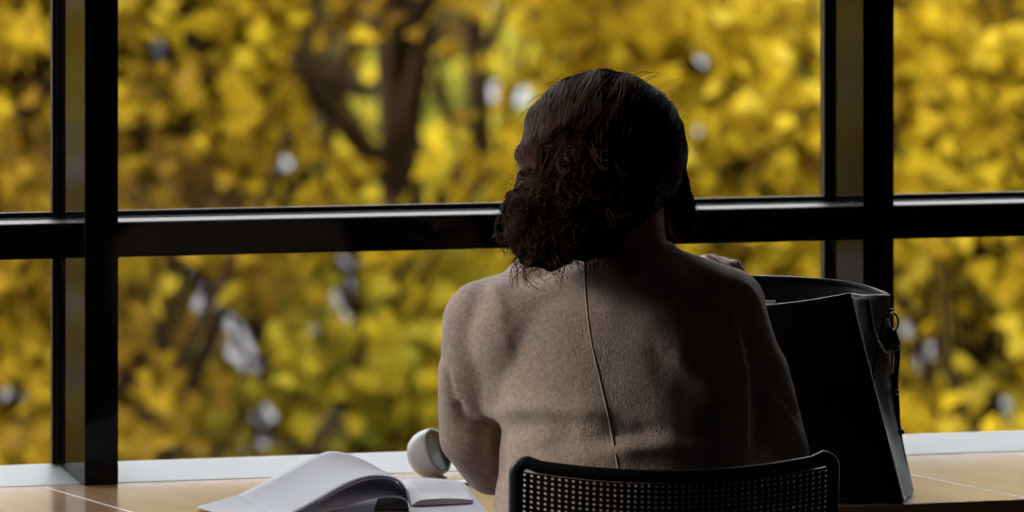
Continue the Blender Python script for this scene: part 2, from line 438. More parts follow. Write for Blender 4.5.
# hands ------------------------------------------------------------------
def hand(bm, wrist, fwd, palm_n, side, curls, spread=.12, thumb=None, s=1.0):
    """palm plus four fingers of unequal length and a thumb from the side near the palm's base"""
    f = fwd.normalized(); nn = (palm_n - f*palm_n.dot(f)).normalized(); sd = f.cross(nn)*side
    out = []
    capsule(bm, wrist, wrist + f*.03*s, .021*s, .022*s)
    for k, off in enumerate((.027, .009, -.009, -.026)):
        base = wrist + f*(.082*s - (.004*s if k in (0, 3) else 0)) + sd*off*s
        capsule(bm, wrist + f*.02*s + sd*off*.6*s, base, .015*s, .0105*s)
        L = (.072, .080, .075, .058)[k]*s; ang = 0; p = base; d0 = (f + sd*spread*(1.5-k)*.5).normalized(); r = (.0088, .009, .0086, .0076)[k]*s
        for j, seg in enumerate((.45, .30, .25)):
            ang += curls[k][j]; d = d0*math.cos(ang) + nn*math.sin(ang)
            q = p + d*L*seg; capsule(bm, p, q, r*(1-.07*j), r*(1-.07*(j+1)), 12); p = q
        out.append((p, d, r))
    b = wrist + f*.022*s + sd*.020*s; p = b
    for j, (dx, dy, dz, L) in enumerate(thumb or ((.65, .72, .25, .045), (.85, .35, .4, .033), (.92, .1, .35, .026))):
        d = (f*dx + sd*dy + nn*dz).normalized(); q = p + d*L*s
        capsule(bm, p, q, (.0145-.0025*j)*s, (.0125-.002*j)*s, 12); p = q
    out.append((p, d, .009*s))
    return out
lw = P(552, 474, .29)
hand(bm, lw, Vector((.75, .65, -.05)), Vector((0, 0, -1)), -1, [(.25, .35, .25)]*4)
rw = P(752, 310, .375)
tips = hand(bm, rw, P(725, 263, .375) - rw, Vector((-.55, .35, -.2)), 1, [(.35, .5, .3), (.55, .8, .5), (.7, .9, .6), (.8, .9, .6)], s=.82)
body = remesh(bm, .0042, 3, .45)
tag(link('body', body, 'skin', person, True))
# nails
for p, d, r in tips[:2]:
    x, y = frame_from(d); rot = Matrix((x, y, d.normalized())).transposed(); bm = bmesh.new()
    ellipsoid(bm, p + d.normalized()*r*.35 + Vector((0, -.5, .6)).normalized()*r*.55, (r*.72, r*.72, r*.95), rot, 12)
    obj('fingernail', bm, 'nail', person, True)
# trousers and shoes
bm = bmesh.new()
ellipsoid(bm, (0, -.01, hipz), (.182, .137, .112))
for s in (-1, 1):
    hp, kn, an = Vector((s*.095, .02, .545)), Vector((s*.125, .42, .535)), feet[s]
    capsule(bm, hp, kn, .092, .068); capsule(bm, kn, an + Vector((0, 0, .02)), .066, .050)
link('trousers', remesh(bm, .009, 4), 'trouser', person, True)
for s in (-1, 1):
    bm = bmesh.new(); an = feet[s]; rings = []
    for t, hw_, h in ((-.055, .026, .070), (-.03, .036, .085), (.02, .038, .082), (.08, .042, .060), (.14, .045, .048), (.185, .034, .038), (.205, .016, .026)):
        c = an + Vector((s*.015*t/.15, t, 0)); ring = []
        for k in range(18):
            a = 2*PI*k/18; ring.append(Vector((c.x + hw_*math.cos(a), c.y, max(0.002, h*.5 + h*.52*math.sin(a)))))
        rings.append(ring)
    loft(bm, rings); obj('shoe', bm, 'shoe', person, True)
# earring-like bright dot is not built; the lit jaw edge comes from the window

# hair -------------------------------------------------------------------
rnd = random.Random(7)
bm = bmesh.new()
ellipsoid(bm, P(603, 150, .02), (R(82), .108, R(79)))
ellipsoid(bm, P(590, 162, .0), (R(72), .100, R(74)))
ellipsoid(bm, P(636, 150, .04), (R(50), .095, R(66)))
ellipsoid(bm, P(560, 182, -.02), (R(43), .070, R(40)))
ellipsoid(bm, P(562, 214, -.05), (R(56), .062, R(38)))
ellipsoid(bm, P(548, 236, -.055), (R(40), .055, R(33)))
ellipsoid(bm, P(585, 226, -.055), (R(44), .050, R(34)))
ellipsoid(bm, P(521, 208, -.04), (R(20), .04, R(20)))
ellipsoid(bm, P(622, 192, -.02), (R(40), .085, R(36)))
capsule(bm, P(660, 160, .08), P(674, 205, .10), R(25), R(17))
capsule(bm, P(678, 205, .10), P(683, 224, .10), R(17), R(15))
capsule(bm, P(682, 222, .10), P(680, 235, .10), R(14), R(9))
hair = remesh(bm, .005, 6)
from mathutils.bvhtree import BVHTree
bvh = BVHTree.FromPolygons([v.co.copy() for v in hair.vertices], [tuple(p.vertices) for p in hair.polygons])
bmh = bmesh.new(); bmh.from_mesh(hair)
# the surface itself is combed into locks
bmh.normal_update()
for v in bmh.verts:
    u_, v_ = px_of(v.co)
    ang = math.atan2(v_-205, u_-575)
    lock = math.sin(ang*26 + 3*noise.noise(v.co*22)) * .5 + noise.noise(v.co*55)*.7
    curly = max(0, min(1, (v_-165)/40))*max(0, min(1, (640-u_)/30))
    wavy = max(0, min(1, (575-u_)/40))*max(0, min(1, (v_-85)/30))*(1-curly)
    v.co += v.normal*(.003*wavy*math.sin(v_/5.6 + u_/14) + .0016*lock*(1-curly) + curly*(.006*noise.noise(v.co*62) + .004*noise.noise(v.co*120)))
me = bpy.data.meshes.new('hair'); bmh.to_mesh(me); bmh.free()
bvh = BVHTree.FromPolygons([v.co.copy() for v in me.vertices], [tuple(p.vertices) for p in me.polygons])
hair_o = link('hair', me, 'hair', person, True)
SB = bmesh.new()
def onsurf(p, lift):
    c, nr, i, d = bvh.find_nearest(p)
    return c + nr*lift
def strand(pts, r0, r1): 
    n = len(pts); tube(SB, pts, [r0+(r1-r0)*k/(n-1) for k in range(n)], 3, cap=False)
cc = P(603, 150, .02)
for g in range(150):      # combed locks over the crown into the low bunch
    a = rnd.uniform(-.25, PI+.35)
    s0 = Vector((math.cos(a)*1.0, rnd.uniform(-.05, .75), math.sin(a)))*.12
    e0 = (P(rnd.uniform(540, 600), rnd.uniform(185, 212), -.10)) - cc
    ph = rnd.uniform(0, 6.28); wv = rnd.uniform(.004, .010) 
    for k in range(9):
        js = Vector([rnd.gauss(0, .0045) for _ in range(3)]); pts = []
        for i in range(15):
            t = i/14
            d = (s0.normalized()*(1-t) + e0.normalized()*t); d = d.normalized()*.11
            p = cc + d + js + Vector((math.sin(ph + t*9), 0, math.cos(ph + t*9)))*wv*(.3+t)
            pts.append(onsurf(p, .0012 + .0015*abs(math.sin(ph+t*5)) + rnd.gauss(0, .0004)))
        strand(pts, .00055, .0004)
def curl(start, dirn, length, rad, turns, r, n=26, grav=.3):
    p = Vector(start); d = Vector(dirn).normalized(); x, y = frame_from(d); pts = []; ph = rnd.uniform(0, 6.28)
    for i in range(n):
        t = i/(n-1)
        c = p + d*length*t + Vector((0, 0, -grav*length*t*t))
        rr = rad*(.4 + .8*t)
        pts.append(c + x*math.cos(ph+turns*2*PI*t)*rr + y*math.sin(ph+turns*2*PI*t)*rr)
    strand(pts, r, r*.6)
for g in range(330):      # curls of the low bunch
    u = rnd.gauss(556, 26); v = rnd.gauss(214, 22)
    q = P(u, v, -.12); s = onsurf(q, -.006)
    if v > 238 or u < 508: continue
    outd = (s - P(565, 212, -.04)).normalized()
    d = (outd*.5 + Vector((rnd.gauss(-.25, .5), rnd.gauss(-.2, .3), rnd.gauss(-.5, .5)))).normalized()
    L = rnd.uniform(.025, .055); ra = rnd.uniform(.005, .011); tn = rnd.uniform(.8, 1.8)
    for k in range(7):
        curl(s + Vector([rnd.gauss(0, .0025) for _ in range(3)]), d + Vector([rnd.gauss(0, .08) for _ in range(3)]), L, ra*rnd.uniform(.85, 1.15), tn, .0006)
for g in range(75):       # loose ends round the left edge
    u, v = rnd.choice([(503, 205), (500, 225), (508, 245), (520, 262), (512, 190), (545, 268), (520, 180)])
    s = P(u + rnd.gauss(8, 6), v + rnd.gauss(0, 8), rnd.uniform(-.08, -.02))
    curl(s, (rnd.gauss(-.8, .5), rnd.gauss(0, .3), rnd.gauss(-.1, .7)), rnd.uniform(.008, .022), rnd.uniform(.003, .007), rnd.uniform(.7, 1.6), .00035)
for g in range(70):       # front lock on the right and its wisps
    a = P(rnd.uniform(655, 682), rnd.uniform(120, 175), .05 + rnd.uniform(0, .05)); pts = []
    b = P(rnd.uniform(672, 694), rnd.uniform(222, 240), .10)
    ph = rnd.uniform(0, 6.28)
    for i in range(14):
        t = i/13; p = a.lerp(b, t); p.x += .006*math.sin(t*PI)*1 + .0035*math.sin(ph + t*7)*t
        if t < .8: p = onsurf(p, .0015 + rnd.uniform(0, .0015))
        pts.append(p)
    strand(pts, .0005, .0003)
for g in range(90):       # waves over the right side of the head
    a = P(rnd.uniform(618, 678), rnd.uniform(88, 135), -.12); b = P(rnd.uniform(628, 684), rnd.uniform(178, 208), -.10); ph = rnd.uniform(0, 6.28); wv = rnd.uniform(.002, .005)
    for k in range(7):
        pts = []; js = Vector([rnd.gauss(0, .004) for _ in range(3)])
        for i in range(13):
            t = i/12; p = a.lerp(b, t) + js; p.x += .018*math.sin(PI*t) + wv*math.sin(ph + 8*t)
            pts.append(onsurf(p, .0015 + .001*math.sin(ph + 6*t)))
        strand(pts, .0005, .0003)
for g in range(80):       # waves over the left side, down to the low bunch
    a = P(rnd.uniform(528, 590), rnd.uniform(85, 130), -.13); b = P(rnd.uniform(512, 565), rnd.uniform(168, 196), -.12); ph = rnd.uniform(0, 6.28); wv = rnd.uniform(.003, .008)
    for k in range(7):
        pts = []; js = Vector([rnd.gauss(0, .0045) for _ in range(3)])
        for i in range(13):
            t = i/12; p = a.lerp(b, t) + js; p.x += -.022*math.sin(PI*t) + wv*math.sin(ph + 9*t)
            pts.append(onsurf(p, .0015 + .0015*math.sin(ph + 7*t)))
        strand(pts, .00055, .0003)
for g in range(14):
    s = P(686+rnd.gauss(0, 3), 205+rnd.gauss(0, 10), .10); curl(s, (.8, 0, -.5+rnd.gauss(0, .2)), rnd.uniform(.015, .032), .0025, .8, .0003)
for g in range(60):       # short flyaways on the silhouette of the crown
    a = rnd.uniform(-.1, PI+.2); c0 = onsurf(cc + Vector((math.cos(a), rnd.uniform(-.2, .4), math.sin(a)))*.12, .0)
    tv = Vector((-math.sin(a)*rnd.choice((-1, 1)), 0, math.cos(a)*.5)); nv = (c0-cc).normalized(); pts = []
    L = rnd.uniform(.02, .05)
    for i in range(8):
        t = i/7; pts.append(c0 + tv*L*t + nv*(.0045*math.sin(t*PI)))
    strand(pts, .0003, .0002)
obj('hair_strands', SB, 'strand', hair_o, False)

# ------------------------------------------------------------------ chair
c0 = W(670, 0, 9.40); c0.z = 0
chair = empty('office_chair', c0, -TH + math.radians(8))
tag(chair, 'black chair with a perforated plastic backrest, under the person at the counter', 'chair')
hwid = .2175; zt = .846; zb = .47
def chf(x, z):          # curved back: bowed away from the sitter, leaning
    k = x/hwid
    return Vector((x, -.040*(1-k*k) - .0 - (z-.47)*.10, z))
def topz(x):
    k = x/hwid
    return zt - .0 + .019*k*k + .001*k
bm = bmesh.new()
PX, PZ = .0088, .0069
cols = int((2*hwid-.030)/PX); rows = int((zt-.016-zb-.03)/PZ)
grid = {}
x_0 = -cols*PX/2
def gp(x, r):          # row r counts down from the top edge
    z = topz(x) - .018 - r
    return chf(x, z)
def gv(i, j):
    if (i, j) not in grid: grid[(i, j)] = bm.verts.new(gp(x_0+i*PX, j*PZ))
    return grid[(i, j)]
hr = .0021
for i in range(cols):
    for j in range(rows):
        a, b, c, d = gv(i, j), gv(i+1, j), gv(i+1, j+1), gv(i, j+1)
        cx_, cz_ = x_0+(i+.5)*PX, (j+.5)*PZ
        ring = [bm.verts.new(gp(cx_ + hr*math.cos(t), cz_ + hr*math.sin(t))) for t in [(-3*PI/4 + k*PI/4) for k in range(8)]]
        # ring order: starts top-left (-x, -r)
        for k, (o1, o2) in enumerate(((a, b), (b, c), (c, d), (d, a))):
            r0, r1, r2 = ring[2*k], ring[2*k+1], ring[(2*k+2) % 8]
            bm.faces.new((o1, o2, r2, r1, r0))
for f in bm.faces:
    pass
bmesh.ops.recalc_face_normals(bm, faces=bm.faces)
me = bpy.data.meshes.new('backrest'); bm.to_mesh(me); bm.free()
bk = link('backrest', me, 'chair', chair)
sm = bk.modifiers.new('s', 'SOLIDIFY'); sm.thickness = .0035; sm.offset = 0
# rim round the mesh
bm = bmesh.new(); path = []
def arc(cx_, cz_, a0, a1, r, n=8): return [(cx_+r*math.cos(a0+(a1-a0)*k/n), cz_+r*math.sin(a0+(a1-a0)*k/n)) for k in range(n+1)]
rc = .024; out = []
out += [(-hwid + .004*(1-k/10), zb+.02+(topz(-hwid)-rc-zb-.02)*k/10) for k in range(10)]
out += [(x, z + topz(x) - topz(-hwid+rc)) if False else (x, z) for x, z in arc(-hwid+rc, topz(-hwid)-rc, PI, PI/2, rc)]
out += [(-hwid+rc+(2*hwid-2*rc)*k/24, topz(-hwid+rc+(2*hwid-2*rc)*k/24)) for k in range(1, 24)]
out += arc(hwid-rc, topz(hwid)-rc, PI/2, 0, rc)
out += [(hwid - .004*k/10, topz(hwid)-rc-(topz(hwid)-rc-zb-.02)*k/10) for k in range(1, 11)]
out += [(hwid-.004-(2*hwid-.008)*k/20, zb+.02-.012*math.sin(PI*k/20)) for k in range(1, 20)]
outer = [chf(x, z) for x, z in out]; n = len(outer)
inner = []
cxm, czm = 0, (zb+zt)/2
for i, (x, z) in enumerate(out):
    (xa, za), (xb, zb_) = out[i-1], out[(i+1) % n]
    tx, tz = xb-xa, zb_-za; l = math.hypot(tx, tz) or 1
    nx, nz = tz/l, -tx/l
    inner.append((x + nx*.017, z + nz*.017))
rings = []
for off, th in ((0, 0),):
    pass
prof = [(0, -.004), (.002, -.0065), (.012, -.0060), (.017, -.0030), (.017, .0030), (.012, .0060), (.002, .0065), (0, .004)]
V = []
for i, (x, z) in enumerate(out):
    ix, iz = inner[i]; row = []
    for a, t in prof:
        f_ = a/.017; p = chf(x+(ix-x)*f_, z+(iz-z)*f_); row.append(bm.verts.new(p + Vector((0, t, 0))))
    V.append(row)
for i in range(n):
    A, B = V[i], V[(i+1) % n]
    for k in range(len(prof)): bm.faces.new((A[k], A[(k+1) % len(prof)], B[(k+1) % len(prof)], B[k]))
obj('backrest_rim', bm, 'chair', chair, True)
# seat
bm = bmesh.new(); rings = []
for z, g in ((.425, .97), (.43, 1), (.447, 1), (.455, .98), (.456, .9)):
    rings.append(selring(0, .215, z, .225*g, .215*g, 40, 4, zf=lambda x, y: -.01*(1-(x/.23)**2)))
loft(bm, rings); obj('seat', bm, 'chair', chair, True)
for s in (-1, 1):
    bm = bmesh.new()
    tube(bm, [(s*.205, .03, .432), (s*.208, -.028, .44), (s*.206, -.022, .50), (s*.203, -.026, .62)], .0095, 12); obj('back_upright', bm, 'chairmetal', chair, True)
    for yy, ye in ((.06, -.02), (.37, .42)):
        bm = bmesh.new(); tube(bm, [(s*.18, yy, .43), (s*.205, (yy+ye)/2, .22), (s*.22, ye, .004)], [.012, .011, .010], 12); lg = obj('leg', bm, 'chairmetal', chair, True)
        bm = bmesh.new(); tube(bm, [(s*.219, ye, .018), (s*.22, ye, .0)], .0135, 12); obj('foot_cap', bm, 'chair', lg, True)

# ------------------------------------------------------------------ handbag on the counter
b0 = WZ(815, 500, .75)
bag = empty('handbag', b0, -TH)
tag(bag, 'large black open-topped leather tote bag standing on the counter by the right elbow', 'bag')
rotI = Matrix.Rotation(TH, 3, 'Z')
def B(u, v, dep): return rotI @ (W(u, v, dep) - b0)
def sheet(bm, rows, th=.003):
    """curved panel of given rows of points with real thickness"""
    V = [[bm.verts.new(p) for p in r] for r in rows]
    for a, b in zip(V, V[1:]):
        for k in range(len(a)-1): bm.faces.new((a[k], a[k+1], b[k+1], b[k]))
def panel(name, rows, m, parent, th=.003, sub=2):
    bm = bmesh.new(); sheet(bm, rows); o = obj(name, bm, m, parent, True)
    s = o.modifiers.new('sub', 'SUBSURF'); s.levels = s.render_levels = sub; s.boundary_smooth = 'PRESERVE_CORNERS'
    t = o.modifiers.new('sol', 'SOLIDIFY'); t.thickness = th; t.offset = 0
    return o
# bottom outline on the worktop (z=.75)
def onz(u, v, dz=0): return rotI @ (WZ(u, v, .7525+dz) - b0)
FL, FR, BR, BL = onz(690, 511), onz(903, 502), onz(914, 496.5), onz(705, 500)
FL = Vector((FR.x-.285, FR.y-.01, FR.z)); BR = Vector((FR.x+.014, FR.y+.13, FR.z)); BR = onz(913, 491); BL = Vector((BR.x-.285, BR.y, BR.z))
tFR, tBR = B(850, 294, 9.87), B(889, 295.5, 10.02)
tFL, tBL = Vector((tFR.x-.215, tFR.y-.01, tFR.z-.012)), B(690, 277.5, 10.10)
tFM = B(773, 305.5, 9.855); tB1 = B(862, 286, 10.065); tB2 = B(822, 280, 10.09); tB3 = B(757, 277, 10.10)
tFL = B(700, 309, 9.85)
def lerp(a, b, t): return a + (b-a)*t
def rowsbetween(top, bot, n=7, bulge=0, f=None):
    out = []
    for j in range(n):
        t = j/(n-1); r = []
        for i, (a, b) in enumerate(zip(top, bot)):
            p = lerp(a, b, t); s = math.sin(PI*t)*math.sin(PI*(i+.0)/(len(top)-1) if len(top) > 1 else 0)
            p = p + Vector((0, bulge*s, 0))
            if f: p = f(p, i, t)
            r.append(p)
        out.append(r)
    return out
front_top = [tFL, lerp(tFL, tFM, .5), tFM, lerp(tFM, tFR, .5)+Vector((0, 0, -.0015)), tFR]
front_bot = [lerp(FL, FR, k/4) for k in range(5)]
panel('front_panel', rowsbetween(front_top, front_bot, 7, -.012), 'bag', bag)
back_top = [tBL, tB3, tB2, tB1, tBR]; back_bot = [lerp(BL, BR, k) for k in (0, .3, .6, .85, 1)]
def slack(t): return Vector((-.0115*math.sin(PI*min(1, t*1.02))**1.2 if t < .98 else 0, 0, 0))
panel('back_panel', rowsbetween(back_top, back_bot, 9, .008, lambda p, i, t: p + slack(t)*(1 if i == 4 else .4 if i == 3 else 0)), 'bag', bag)
# right gusset folded inwards
mid_top = lerp(tFR, tBR, .55) + Vector((-.010, .004, -.002))
mid_bot = lerp(FR, BR, .5)
def gf(p, i, t):
    if i == 1: return p + Vector((-.002-.010*math.sin(PI*min(1, t*1.3)), 0, 0))
    if i == 2: return p + Vector((-.020*math.sin(PI*min(1, t*1.15)) , -.005, 0))
    if i == 3: return p + Vector((.002*math.sin(PI*t), 0, 0)) + slack(t)*.8
    if i == 4: return p + slack(t)
    return p
gt = [tFR, lerp(tFR, mid_top, .5), mid_top, lerp(mid_top, tBR, .5), tBR]; gb = [FR, lerp(FR, mid_bot, .5), mid_bot, lerp(mid_bot, BR, .5), BR]
panel('gusset', rowsbetween(gt, gb, 9, 0, gf), 'gusset', bag)
gt2 = [tBL, lerp(tBL, tFL, .5) + Vector((.015, 0, 0)), tFL]; gb2 = [BL, lerp(BL, FL, .5), FL]
panel('gusset', rowsbetween(gt2, gb2, 7, 0), 'bag', bag)
bm = bmesh.new(); lo = Vector((0, 0, -.0015)); loft(bm, [[p+lo for p in (FL, FR, BR, BL)], [p+Vector((0, 0, .004)) for p in (FL, FR, BR, BL)]])
obj('base_panel', bm, 'bag', bag, bevel=.001)
# piped rims
bm = bmesh.new()
tube(bm, smoothpts(front_top), .0019, 8); tube(bm, smoothpts([tBL, tB3, tB2, tB1, tBR]), .0026, 8); tube(bm, smoothpts([tFR, lerp(tFR, mid_top, .5), mid_top, lerp(mid_top, tBR, .5), tBR]), .0018, 8)
tube(bm, smoothpts([tFR, lerp(tFR, FR, .3), lerp(tFR, FR, .7), FR]), .0018, 8)
M['rim'] = mat('polished_leather_edge', (.03, .03, .034), .25, 0, .7)
obj('rim_piping', bm, 'rim', bag, True)
bm = bmesh.new(); q = tB2 + Vector((0, -.003, 0)); tube(bm, [q + Vector((-.002, 0, .002)), q + Vector((-.004, -.002, -.012)), q+Vector((-.005, -.002, -.03))], .0016, 8)
obj('inner_tab', bm, 'baglining', bag, True)
# belt-like side strap with a ring
bm = bmesh.new()
ringc = B(893.5, 322, 10.02); rp = []
for k in range(21):
    a = 2*PI*k/20; rp.append(ringc + Vector((.0058*math.cos(a)*(1.15 if abs(math.sin(a)) < .7 else .9), .001*math.sin(a), .0125*math.sin(a))))
tube(bm, rp, .0018, 8, cap=False)
tube(bm, [ringc + Vector((-.006, 0, .012)), ringc + Vector((-.004, 0, .018)), ringc + Vector((.001, 0, .016))], .002, 8)
ring_o = obj('strap_ring', bm, 'metal', bag, True)
bm = bmesh.new()
sp = [B(892, 330, 10.02), B(896, 345, 10.025), B(897, 362, 10.03), B(894, 385, 10.03), B(896, 410, 10.02), B(899, 435, 10.015), B(901, 455, 10.01), B(904, 474, 10.0)]
sp = smoothpts(sp, 5)
for dx in (0,):
    for i in range(len(sp)-1):
        pass
L_, R_ = [], []
V = []
for i, p in enumerate(sp):
    t = i/(len(sp)-1); w = .0052 + .0012*math.sin(t*16); V.append([bm.verts.new(p + Vector((x, y, 0))) for x, y in ((-w, -.0018), (w, -.0018), (w, .0018), (-w, .0018))])
for a, b in zip(V, V[1:]):
    for k in range(4): bm.faces.new((a[k], a[(k+1) % 4], b[(k+1) % 4], b[k]))
bm.faces.new(V[0][::-1]); bm.faces.new(V[-1])
st = obj('side_strap', bm, 'bag', bag, bevel=.0006)
for (u, v) in ((896, 348), (895, 392), (900, 432), (903, 470)):
    bm = bmesh.new(); c = B(u, v, 10.015); ellipsoid(bm, c, (.0068, .004, .0045), None, 12); obj('strap_loop', bm, 'metal' if v < 440 else 'bag', st, True)
# crossing strap on the gusset
bm = bmesh.new()
tube(bm, smoothpts([B(868, 300, 9.95), B(872, 325, 9.93), B(878, 342, 9.95), B(886, 352, 9.99), B(893, 334, 10.02)]), .0028, 8)
tube(bm, smoothpts([B(886, 312, 9.99), B(878, 345, 9.955), B(873, 380, 9.94), B(880, 420, 9.93), B(893, 470, 9.93)]), .0022, 8)
obj('gusset_strap', bm, 'bag', bag, True)
# white card just showing over the rim
cbase = B(774, 303, 9.862)
card = empty('paper_card', b0 + Matrix.Rotation(-TH, 3, 'Z') @ Vector((cbase.x-.03, cbase.y+.012, .006)), -TH)
tag(card, 'edge of a white card showing over the front rim of the black tote bag', 'card')
bm = bmesh.new(); h = cbase.z - .003
box(bm, (-.03, -.001, 0), (.030, .001, h-.004)); box(bm, (-.03, -.001, h-.004), (.0325, .001, h)); obj('sheet', bm, 'white', card)

# ------------------------------------------------------------------ open book with a turned sheaf of pages
k0 = WZ(409, 501, .75)
book = empty('open_book', k0, -TH)
tag(book, 'open book with white pages curling up over its left half, lying on the counter', 'book')
def Q(u, v, z): return rotI @ (WZ(u, v, z) - k0)
def Qd(u, v, dep): return rotI @ (W(u, v, dep) - k0)
# cover lying open
cv = [Q(240, 522, .751), Q(497, 524, .751), Q(462, 482, .751), Q(396, 480, .751), Q(262, 497, .751)]
bm = bmesh.new(); loft(bm, [cv, [p + Vector((0, 0, .0025)) for p in cv]]); obj('cover', bm, 'cover', book, bevel=.0006)
# right block of pages: slightly domed
bm = bmesh.new(); top = []
ns, na = Q(411, 506, .7545), Q(398, 484, .7545)
rs, ra = Q(473, 503, .7545), Q(458, 484, .7545)
V = []
for j in range(9):
    t = j/8; row = []
    for i in range(13):
        s = i/12; p = lerp(lerp(ns, na, t), lerp(rs, ra, t), s); dome = .0065*(min(1, s*6)**.5)*(1-.35*s) + .003*math.sin(PI*s)
        row.append((p, dome))
    V.append(row)
topv = [[bm.verts.new(p + Vector((0, 0, d))) for p, d in r] for r in V]; botv = [[bm.verts.new(p) for p, d in r] for r in V]
for j in range(8):
    for i in range(12):
        bm.faces.new((topv[j][i], topv[j][i+1], topv[j+1][i+1], topv[j+1][i])); bm.faces.new((botv[j][i], botv[j+1][i], botv[j+1][i+1], botv[j][i+1]))
for i in range(12):
    bm.faces.new((topv[0][i], botv[0][i], botv[0][i+1], topv[0][i+1])); bm.faces.new((topv[8][i], topv[8][i+1], botv[8][i+1], botv[8][i]))
for j in range(8):
    bm.faces.new((topv[j][0], topv[j+1][0], botv[j+1][0], botv[j][0])); bm.faces.new((topv[j][12], botv[j][12], botv[j+1][12], topv[j+1][12]))
rp_ = obj('page_block', bm, 'paper', book)
# faint lines of print on the right page (unreadable at this distance)
bm = bmesh.new()
for j in range(2, 16):
    t = .16 + .045*j; 
    for i in range(9):
        s0, s1 = .22 + .07*i, .22 + .07*i + .055
        if (i*7+j*5) % 11 == 0: continue
        pr = []
        for s, tt in ((s0, t), (s1, t), (s1, t+.006), (s0, t+.006)):
            p = lerp(lerp(ns, na, tt), lerp(rs, ra, tt), s); pr.append(bm.verts.new(p + Vector((0, 0, .0065*(1-.35*s) + .003*math.sin(PI*s) + .0005))))
        bm.faces.new(pr)
obj('print', bm, 'ink', rp_)
# flat sheets on the left
fl = [Q(197, 507.5, .7535), Q(252, 524, .7535), Q(405, 512, .7535), Q(396, 481, .7535), Q(240, 495.5, .7535)]
bm = bmesh.new(); loft(bm, [fl, [p + Vector((0, 0, .0016)) for p in fl]]); obj('flat_pages', bm, 'paper', book)
# curled sheaf: ruled between a near edge curve and a far edge curve
near = [Qd(409, 503, 9.72), Qd(407, 491, 9.72), Qd(400, 481, 9.72), Qd(388, 476.5, 9.72), Qd(372, 476, 9.715), Qd(352, 481.5, 9.70), Qd(330, 493, 9.68), Qd(306, 507, 9.66), Qd(280, 521, 9.62)]
far = [Qd(398, 484, 9.99), Qd(397, 479, 9.985), Qd(393, 475.5, 9.98), Qd(380, 469, 9.98), Qd(362, 459.5, 9.97), Qd(341, 452.5, 9.96), Qd(324, 452.5, 9.95), Qd(296, 466, 9.93), Qd(238, 495.5, 9.89)]
near = smoothpts(near, 3); far = smoothpts(far, 3)
rows = []
for j in range(7):
    t = j/6; rows.append([lerp(a, b, t) for a, b in zip(near, far)])
o = panel('curled_pages', rows, 'thinpaper', book, .0010, 1)
near2 = [p + Vector((0.002, .002, -.0035)) for p in near]; far2 = [p + Vector((.002, 0, -.0035)) for p in far]
o = panel('curled_pages', [[lerp(a, b, j/6) for a, b in zip(near2[:-4], far2[:-4])] for j in range(7)], 'thinpaper', book, .001, 1)
near3 = smoothpts([Qd(409, 503, 9.72), Qd(404, 499, 9.72), Qd(392, 497, 9.72), Qd(372, 499, 9.71), Qd(350, 504, 9.70), Qd(325, 512, 9.67), Qd(300, 521, 9.63)], 3)
far3 = smoothpts([Qd(398, 485, 9.985), Qd(394, 480, 9.98), Qd(382, 474, 9.975), Qd(362, 466, 9.965), Qd(338, 459, 9.955), Qd(312, 463, 9.94), Qd(275, 480, 9.91)], 3)
panel('curled_pages', [[lerp(a, b, j/6) for a, b in zip(near3, far3)] for j in range(7)], 'thinpaper', book, .001, 1)
# dark binding between the halves, its darkness also filling in the shadow under the curl
bm = bmesh.new(); q0, q1 = Q(374, 512, .7555), Q(409, 511, .7555); q2, q3 = Q(398, 484, .7555), Q(384, 486, .7555)
loft(bm, [[q0, q1, q2, q3], [p + Vector((0, 0, .006)) for p in (q0, q1, q2, q3)]]); obj('binding', bm, 'spine', book, bevel=.001)

# ------------------------------------------------------------------ small white rounded device by the glass
dv0 = WZ(431, 479, .75)
dev = empty('tabletop_device', dv0, -TH)
tag(dev, 'small white rounded device with a grey round face, on the counter behind the left elbow', 'device')
rr = .0345
bm = bmesh.new(); rings = []
ax = Vector((.80, -.42, .32)).normalized(); ex, ey = frame_from(ax); cdev = Vector((.001, .0, .037))
for t, g in ((-1.0, .06), (-.985, .22), (-.94, .40), (-.85, .58), (-.68, .78), (-.45, .92), (-.2, .99), (.05, 1.0), (.28, .97), (.33, .95), (.345, .90)):
    rings.append([cdev + ax*rr*t + (ex*math.cos(a) + ey*math.sin(a))*rr*g for a in [2*PI*k/32 for k in range(32)]])
loft(bm, rings); obj('shell', bm, 'device', dev, True)
bm = bmesh.new(); rings = []
for t, g in ((.346, .885), (.356, .86), (.34, .80), (.32, .5), (.31, .05)):
    rings.append([cdev + ax*rr*t + (ex*math.cos(a) + ey*math.sin(a))*rr*g for a in [2*PI*k/32 for k in range(32)]])
loft(bm, rings); obj('front_face', bm, 'devface', dev, True)
bm = bmesh.new(); rings = []
for z, g in ((0.0005, .018), (.003, .019), (.005, .015), (.008, .010)): rings.append(selring(.004, 0, z, g, g*.8, 24, 2))
loft(bm, rings); obj('base', bm, 'device', dev, True)
# phone-like thin slab under / beside it
ph0 = WZ(446, 484, .75)
phn = empty('notepad', ph0, -TH); tag(phn, 'thin pale notepad with a dark edge lying in front of the white rounded device', 'notepad')
boxo('sheets', (-.045, -.016, .001), (.04, .020, .004), 'seam', phn); boxo('backing', (-.046, -.017, 0), (.041, .021, .001), 'spine', phn)

# ------------------------------------------------------------------ outside
GZ = -4.0
def gplane(name, x0, y0, x1, y1, z, m, th=.2):
    return struct(name, (x0, y0, z-th), (x1, y1, z), m)
gplane('ground', -200, 0.6, 320, 400, GZ, 'pave')
gplane('lawn', -40, 3, 60, 42, GZ+.06, 'lawn', .1)

